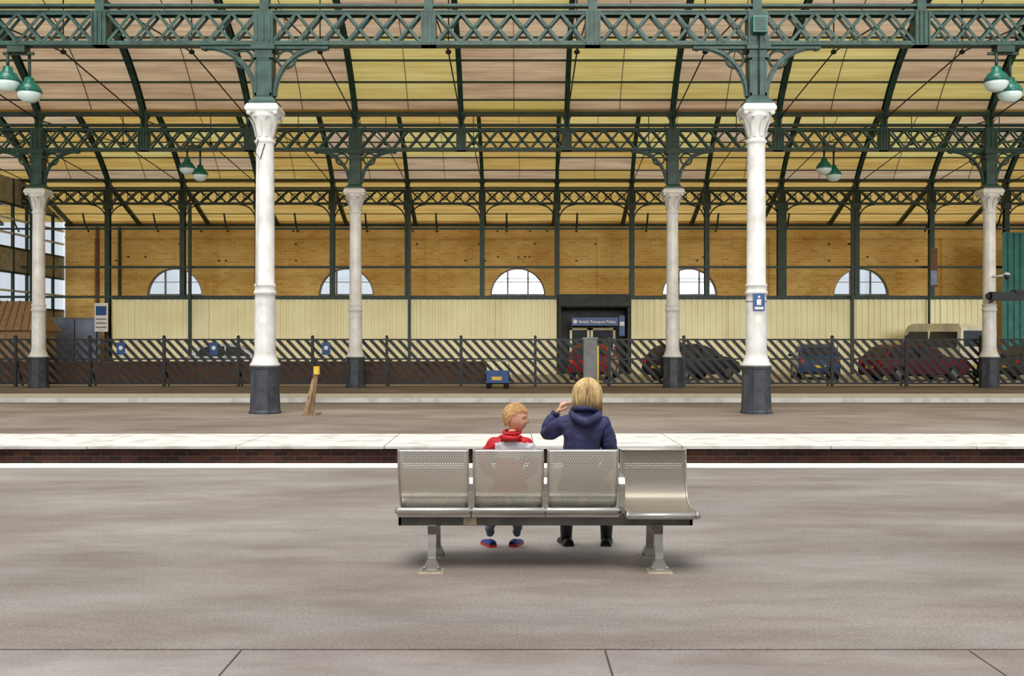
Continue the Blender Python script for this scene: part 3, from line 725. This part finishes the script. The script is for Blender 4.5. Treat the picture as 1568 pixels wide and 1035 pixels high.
def hand(name,wrist,fwd,up,s,curl,parent,mirror=1):
    f=Vector(fwd).normalized(); u=Vector(up); u=(u-f*u.dot(f)).normalized(); r=f.cross(u)*mirror
    w=Vector(wrist); g=lambda x,y,z:tuple(w+r*x*s+f*y*s+u*z*s)
    J={'w':(g(0,-.02,0),(.024*s,.018*s)),'p':(g(0,.03,0),(.033*s,.014*s)),'k':(g(0,.065,0),(.034*s,.012*s))}; E=[('w','p'),('p','k')]
    for i,(x,L) in enumerate(((-.028,.068),(-.009,.078),(.010,.072),(.028,.056))):
        y,z=.088,0; J['a%d'%i]=(g(x,y,z),.0085*s); E.append(('k','a%d'%i)); a=0
        for j,fr in enumerate((.42,.32,.26)):
            a+=curl*(1.0 if j else .8); y+=math.cos(a)*L*fr; z-=math.sin(a)*L*fr
            J['f%d%d'%(i,j)]=(g(x*(1.08),y,z),(.0082-.0008*j)*s); E.append((('f%d%d'%(i,j-1)) if j else 'a%d'%i,'f%d%d'%(i,j)))
    J['t0']=(g(-.036,.035,-.006),.011*s);J['t1']=(g(-.052,.06,-.016),.009*s);J['t2']=(g(-.055,.085,-.026),.0078*s)
    E+=[('p','t0'),('t0','t1'),('t1','t2')]
    return skin(name,J,E,'w',None,['skin'],parent,1)
def head(name,c,s,yaw,pitch,roll,parent,child=False):
    R=Euler((pitch,roll,yaw),'XYZ').to_matrix(); c=Vector(c)
    hx,hy,hz=.36*s,.43*s,.5*s
    n,m=56,44; vs=[];fs=[]
    def g(x,z,x0,z0,sx,sz): return math.exp(-((x-x0)/sx)**2-((z-z0)/sz)**2)
    def surf(x,y,z):
        X,Y,Z=x*hx,y*hy,z*hz
        if z<0:
            t=-z; X*=1-.30*t*t; Y=Y*(1-.18*t) + .06*s*t
            if y<0: Y+= .10*s*t*(-y)
        if y>0:
            d=0
            d+=.055*g(x,z,0,-.22,.09,.12)+.03*g(x,z,0,-.02,.07,.2)
            d+=.018*g(x,z,0,-.50,.20,.06)+.016*g(x,z,0,-.60,.17,.06)
            d-=.012*g(x,z,0,-.55,.22,.025)
            d+=.035*g(x,z,0,-.85,.3,.14)
            d-=.035*(g(x,z,.36,.0,.17,.12)+g(x,z,-.36,.0,.17,.12))
            d+=.016*(g(x,z,.36,.17,.25,.07)+g(x,z,-.36,.17,.25,.07))
            d+=(.03 if child else .018)*(g(x,z,.5,-.35,.2,.2)+g(x,z,-.5,-.35,.2,.2))
            Y+=d*s*y*1.6
        return Vector((X,Y,Z))
    for i in range(m+1):
        ph=math.pi*i/m
        for k in range(n):
            a=2*math.pi*k/n; vs.append(c+R@surf(math.sin(ph)*math.cos(a),math.sin(ph)*math.sin(a),math.cos(ph)))
    for i in range(m):
        for k in range(n): fs.append((i*n+k,(i+1)*n+k,(i+1)*n+(k+1)%n,i*n+(k+1)%n))
    b=MB(); b.add(vs,fs,'skin',True)
    T=lambda p:c+R@Vector((p[0]*s,p[1]*s,p[2]*s))
    def F(x,z,o=0):
        y=math.sqrt(max(0,1-x*x-z*z)); return c+R@(surf(x,y,z)+Vector((0,o*s,0)))
    for sx in (-1,1):
        b.ell(F(sx*.36,.0,-.028),(.048*s,.048*s,.042*s),'eye',14,10)
        b.ell(F(sx*.37,.0,.010),(.026*s,.014*s,.026*s),'iris',10,8,R)
        b.tube([F(sx*.17,.17,.004),F(sx*.34,.22,.006),F(sx*.56,.17,.003)],[.006*s,.009*s,.004*s],'hair_d',n=6)
        b.tube([F(sx*.22,.05,.004),F(sx*.36,.10,.016),F(sx*.52,.04,.006)],.010*s,'skin',n=6)
        E=[(.345,-.02,.10),(.375,-.07,.13),(.395,-.11,.10),(.395,-.115,.03),(.38,-.085,-.04),(.36,-.05,-.10),(.345,-.02,-.11)]
        b.tube([T((sx*x,y,z)) for x,y,z in E],[.014*s,.02*s,.022*s,.02*s,.02*s,.024*s,.016*s],'skin',n=8)
        b.ell(T((sx*.355,-.05,.01)),(.02*s,.06*s,.10*s),'ear',10,8,R)
    for zz,r in ((-.505,.011),(-.585,.013)):
        b.tube([F(x,zz+(.02 if abs(x)>.1 else 0)*(-1 if zz>-.55 else 1),-.004) for x in (-.24,-.12,0,.12,.24)],[.004*s,r*s*.9,r*s,r*s*.9,.004*s],'lip',n=8)
    b.obj(name,parent)
    return R,c

# --- boy
boy=empty('seated_boy')
J={'pel':((-.02,7.90,.52),(.118,.095)),'sp':((-.02,7.87,.65),(.125,.092)),'ch':((-.02,7.87,.80),(.15,.098)),'uc':((-.015,7.88,.895),(.125,.08)),
 'nb':((0,7.895,.95),.048),'n':((.01,7.905,.99),.04),
 'sl':((-.145,7.885,.886),(.072,.066)),'el':((-.222,7.93,.71),.054),'wl':((-.10,8.09,.60),.032),
 'sr':((.115,7.885,.89),(.072,.066)),'er':((.187,7.95,.71),.054),'wr':((.07,8.10,.60),.032),
 'hl':((-.085,7.95,.50),.08),'kl':((-.13,8.24,.475),.058),'cl':((-.165,8.36,.30),.05),'al':((-.18,8.46,.08),.036),
 'hr':((.05,7.95,.50),.08),'kr':((.05,8.25,.475),.058),'cr':((.045,8.37,.30),.05),'ar':((.04,8.47,.08),.036)}
E=[('pel','sp'),('sp','ch'),('ch','uc'),('uc','nb'),('nb','n'),('uc','sl'),('sl','el'),('el','wl'),('uc','sr'),('sr','er'),('er','wr'),('pel','hl'),('hl','kl'),('kl','cl'),('cl','al'),('pel','hr'),('hr','kr'),('kr','cr'),('cr','ar')]
def clsB(p):
    if p.z>.975 and abs(p.x)<.08: return 3
    if p.y>8.13 and p.z<.56 or p.z<.5: return 2
    if .78<p.z<.905-.10*abs(p.x) and -.13<p.x<.21: return 1
    return 0
skin('body',J,E,'pel',clsB,['red','jwhite','jeans','skin'],boy,3)
b=MB()
ring=[(.0+.060*math.cos(t),7.90+.055*math.sin(t),.965+.010*math.sin(t)) for t in [i*math.pi/10 for i in range(20)]]
b.tube(ring,.014,'red',n=8,close=True)
b.tube([(-.085,7.83,.942),(-.045,7.805,.928),(.02,7.80,.925),(.07,7.825,.940)],[.012,.022,.022,.012],'red',n=10)
b.obj('jacket_collar',boy)
R,c=head('head',(.024,7.925,1.072),.218,math.radians(-110),math.radians(-4),0,boy,True)
def shoe(parent,x,y,L,W,ang,up,sole,zb=0.0,nm='shoe'):
    b=MB(); Rz=Matrix.Rotation(ang,3,'Z')
    secs=[(-.5,.34,.30),(-.42,.42,.42),(-.2,.42,.42),(.0,.40,.34),(.2,.46,.26),(.38,.44,.20),(.47,.30,.14),(.5,.12,.08)]
    vs=[];n=10
    for (t,wv,h) in secs:
        for k in range(n):
            a=math.pi*k/(n-1); q=Rz@Vector((math.cos(a)*wv*W,t*L,0)); vs.append((x+q.x,y+q.y,zb+.02+math.sin(a)*h*W*2*.55))
    fs=[(i*n+k,i*n+k+1,(i+1)*n+k+1,(i+1)*n+k) for i in range(len(secs)-1) for k in range(n-1)]+[tuple(range(n)),tuple((len(secs)-1)*n+k for k in range(n))]
    b.add(vs,fs,up,True)
    vs=[]
    for zz in (0,.02):
        for (t,wv,h) in secs:
            q=Rz@Vector((wv*W*1.06,t*L*1.02,0)); vs.append((x+q.x,y+q.y,zb+zz))
        for (t,wv,h) in secs[::-1]:
            q=Rz@Vector((-wv*W*1.06,t*L*1.02,0)); vs.append((x+q.x,y+q.y,zb+zz))
    m=len(secs)*2; b.add(vs,[tuple(range(m))[::-1],tuple(range(m,2*m))]+[(i,(i+1)%m,m+(i+1)%m,m+i) for i in range(m)],sole)
    b.obj(nm,parent)
shoe(boy,-.19,8.50,.19,.085,math.radians(25),'shoeb','sole',nm='shoe_left')
shoe(boy,.035,8.51,.19,.085,math.radians(-20),'shoeb','sole',nm='shoe_right')
hand('hand_left',(-.095,8.10,.60),(.4,1,-.1),(0,.1,1),.68,.35,boy,1)
hand('hand_right',(.065,8.11,.60),(-.4,1,-.1),(0,.1,1),.68,.35,boy,-1)
def scalp_hair(name,c,R,s,mt,parent,N=2600):
    rr=random.Random(3); b=MB()
    hx,hy,hz=.36*s,.43*s,.5*s
    def covered(x,y,z):
        if y>.45: line=.52
        elif y>-.05: line=.12+(y+.05)*.8
        elif y>-.35: line=.12-(-.05-y)*1.6
        else: line=-.40
        return z>line
    n,m=40,26; vs=[];idx={};fs=[]
    for i in range(m+1):
        ph=math.pi*.66*i/m
        for k in range(n):
            a=2*math.pi*k/n; x=math.sin(ph)*math.cos(a);y=math.sin(ph)*math.sin(a);z=math.cos(ph)
            t=max(0,-z); f=1.05+.012*math.sin(a*9+ph*7)
            vs.append(c+R@Vector((x*hx*f*(1-.2*t*t),y*hy*f+.10*s*t*max(0,-y),z*hz*f)))
            idx[(i,k)]=covered(x,y,z)
    for i in range(m):
        for k in range(n):
            if idx[(i,k)] and idx[(i+1,(k+1)%n)] and idx[(i+1,k)]: fs.append((i*n+k,(i+1)*n+k,(i+1)*n+(k+1)%n,i*n+(k+1)%n))
    b.add(vs,fs,mt,True)
    cnt=0
    while cnt<N:
        z=rr.uniform(-.4,1); a=rr.uniform(0,2*math.pi); q=math.sqrt(1-z*z); x,y=q*math.cos(a),q*math.sin(a)
        if not covered(x,y,z): continue
        cnt+=1
        nrm=Vector((x,y,z)); crown=Vector((.1,-.45,.89)); d=(nrm-crown); d=d-nrm*d.dot(nrm)
        if d.length<.05: d=Vector((rr.random(),rr.random(),0))
        d=d.normalized()+Vector((rr.uniform(-.2,.2),rr.uniform(-.2,.2),rr.uniform(-.2,.1)))
        L=rr.uniform(.14,.24); pts=[]
        for j in range(4):
            t=j/3*L; v=(nrm+d*t).normalized(); f=1.045+.045*math.sin(j/3*2.4)*rr.uniform(.6,1)
            tt=max(0,-v.z)
            pts.append(c+R@Vector((v.x*hx*f*(1-.2*tt*tt),v.y*hy*f+.10*s*tt*max(0,-v.y),v.z*hz*f)))
        b.tube(pts,[.0012,.0014,.0011,.0003],mt if rr.random()<.86 else 'hair_d',n=3)
    b.obj(name,parent)
scalp_hair('hair',c,R,.218,'hairb',boy)

# --- woman
wom=empty('seated_woman')
J={'pel':((.515,7.92,.55),(.17,.125)),'sp':((.515,7.885,.70),(.155,.115)),'ch':((.52,7.885,.89),(.178,.12)),'uc':((.535,7.91,1.045),(.155,.10)),
 'nb':((.55,7.945,1.135),.068),'n':((.565,7.975,1.19),.052),
 'sr':((.69,7.915,1.035),(.085,.08)),'er':((.75,7.93,.78),.066),'wr':((.70,8.13,.62),.042),
 'sl':((.385,7.925,1.035),(.085,.08)),'ml':((.315,7.985,.965),.074),'el':((.262,8.06,.925),.068),'fl':((.290,8.09,1.02),.057),'wl':((.334,8.09,1.09),.038),
 'hl':((.43,7.98,.52),.105),'kl':((.44,8.38,.50),.072),'cl':((.44,8.45,.30),.06),'al':((.44,8.53,.10),.043),
 'hr':((.60,7.98,.52),.105),'kr':((.72,8.38,.50),.072),'cr':((.75,8.45,.30),.06),'ar':((.765,8.53,.10),.043)}
E=[('pel','sp'),('sp','ch'),('ch','uc'),('uc','nb'),('nb','n'),('uc','sl'),('sl','ml'),('ml','el'),('el','fl'),('fl','wl'),('uc','sr'),('sr','er'),('er','wr'),('pel','hl'),('hl','kl'),('kl','cl'),('cl','al'),('pel','hr'),('hr','kr'),('kr','cr'),('cr','ar')]
def clsW(p):
    if p.z>1.16 and p.x>.46: return 2
    if (p.y>8.14 and p.z<.60 and p.x<.9) or p.z<.47: return 1
    return 0
skin('body',J,E,'pel',clsW,['navy','trouser','skin'],wom,3)
b=MB()
ring=[(.55+.088*math.cos(t),7.945+.082*math.sin(t),1.132-.015*math.sin(t)) for t in [i*math.pi/12 for i in range(24)]]
b.tube(ring,.023,'navy',n=10,close=True)
pts=[(.44,7.88,1.115),(.465,7.835,1.085),(.51,7.805,1.060),(.55,7.797,1.045),(.59,7.805,1.060),(.635,7.835,1.085),(.66,7.88,1.115)]
b.tube(pts,[.020,.028,.034,.038,.034,.028,.020],'navy',n=12)
b.tube([(.326,8.09,1.075),(.341,8.09,1.105)],.036,'navy',n=12)
b.obj('jacket_hood',wom)
Rw,cw=head('head',(.572,7.985,1.25),.225,math.radians(4),math.radians(-16),math.radians(4),wom)
b=MB()
for (x,y,r) in ((.44,8.53,.05),(.765,8.53,.05)):
    b.tube([(x,y+.0,.03),(x,y,.12),(x,y-.03,.24)],[.045,.05,.057],'boot',n=14)
b.obj('boot_shafts',wom)
shoe(wom,.435,8.57,.25,.10,math.radians(12),'boot','boot',nm='boot_left'); shoe(wom,.77,8.57,.25,.10,math.radians(-8),'boot','boot',nm='boot_right')
hand('hand_left',(.341,8.09,1.10),(.55,.1,.75),(-.75,-.3,.5),.92,.6,wom,-1)
hand('hand_right',(.695,8.15,.615),(-.4,1,-.1),(0,.1,1),.95,.3,wom,-1)
def long_hair(c,R,s,parent):
    rr=random.Random(5); b=MB(); hx,hy,hz=.36*s,.43*s,.5*s
    n,m=48,20; vs=[];fs=[]
    def P(a,t,f=1.07):
        ph=t*2.05
        if ph<1.6: x=math.sin(ph)*math.cos(a);y=math.sin(ph)*math.sin(a);z=math.cos(ph); drop=0
        else: x=math.cos(a);y=math.sin(a);z=math.cos(1.6); drop=(ph-1.6)/.45
        k=1+.24*min(1,ph)
        p=Vector((x*hx*f*k,y*hy*f*(1+.08*min(1,ph)),z*hz*f))
        p.z-=drop*.48*s; p.x*=1+.02*drop; p.y*=1-.06*drop
        return p
    def front(a):
        d=abs((a-math.pi/2+math.pi)%(2*math.pi)-math.pi); return d<math.radians(52)
    for i in range(m+1):
        for k in range(n):
            a=2*math.pi*k/n; t=i/m*.96; vs.append(c+R@P(a,t,1.05+.012*math.sin(a*13)))
    for i in range(m):
        for k in range(n):
            a=2*math.pi*(k+.5)/n
            if front(a) and i/m>.34: continue
            fs.append((i*n+k,(i+1)*n+k,(i+1)*n+(k+1)%n,i*n+(k+1)%n))
    b.add(vs,fs,'hair',True)
    for q in range(3600):
        a=rr.uniform(0,2*math.pi); f=rr.uniform(1.05,1.12); t0=rr.uniform(.01,.2) if rr.random()<.7 else rr.uniform(.2,.5)
        t1=rr.uniform(.84,1.06)
        if front(a): t1=.36
        pts=[]; wob=rr.uniform(-.22,.22); ph=rr.uniform(0,6); lock=.05*math.sin(a*11)
        for j in range(9):
            t=t0+(t1-t0)*j/8; aa=a+wob*t+.04*math.sin(ph+j*.8)+lock*t
            pts.append(c+R@P(aa,t,f+.03*t*math.sin(a*11+1)))
        b.tube(pts,[.0008,.0015,.0017,.0017,.0017,.0017,.0015,.0012,.0004],'hair' if rr.random()<(.9 if math.sin(a*5+1)>-.5 else .45) else 'hair_d',n=3)
    b.obj('hair',parent)
long_hair(cw,Rw,.225,wom)

# ------------------------------------------------------------ world, lights, camera
w=bpy.data.worlds.new('World'); scene.world=w; w.use_nodes=True
bg=w.node_tree.nodes['Background']; bg.inputs[0].default_value=(.93,.96,1,1); bg.inputs[1].default_value=.95
def sun(name,rot,e,ang,col):
    l=bpy.data.lights.new(name,'SUN'); l.energy=e; l.angle=math.radians(ang); l.color=col; o=bpy.data.objects.new(name,l); scene.collection.objects.link(o); o.rotation_euler=rot; o.location=(0,-5,30)
sun('sun',(math.radians(20),math.radians(-6),0),2.55,36,(1,.985,.95))
sun('low_fill',(math.radians(83),0,math.radians(4)),2.3,22,(1,.99,.97))  # added fill from behind the camera, brightens the back wall and interior
cam=bpy.data.cameras.new('camera'); cam.sensor_width=36; cam.lens=37.0; cam.shift_y=.0029; cam.clip_end=400
co=bpy.data.objects.new('camera',cam); scene.collection.objects.link(co); co.location=(0,0,1.65); co.rotation_euler=(math.pi/2,0,0); scene.camera=co
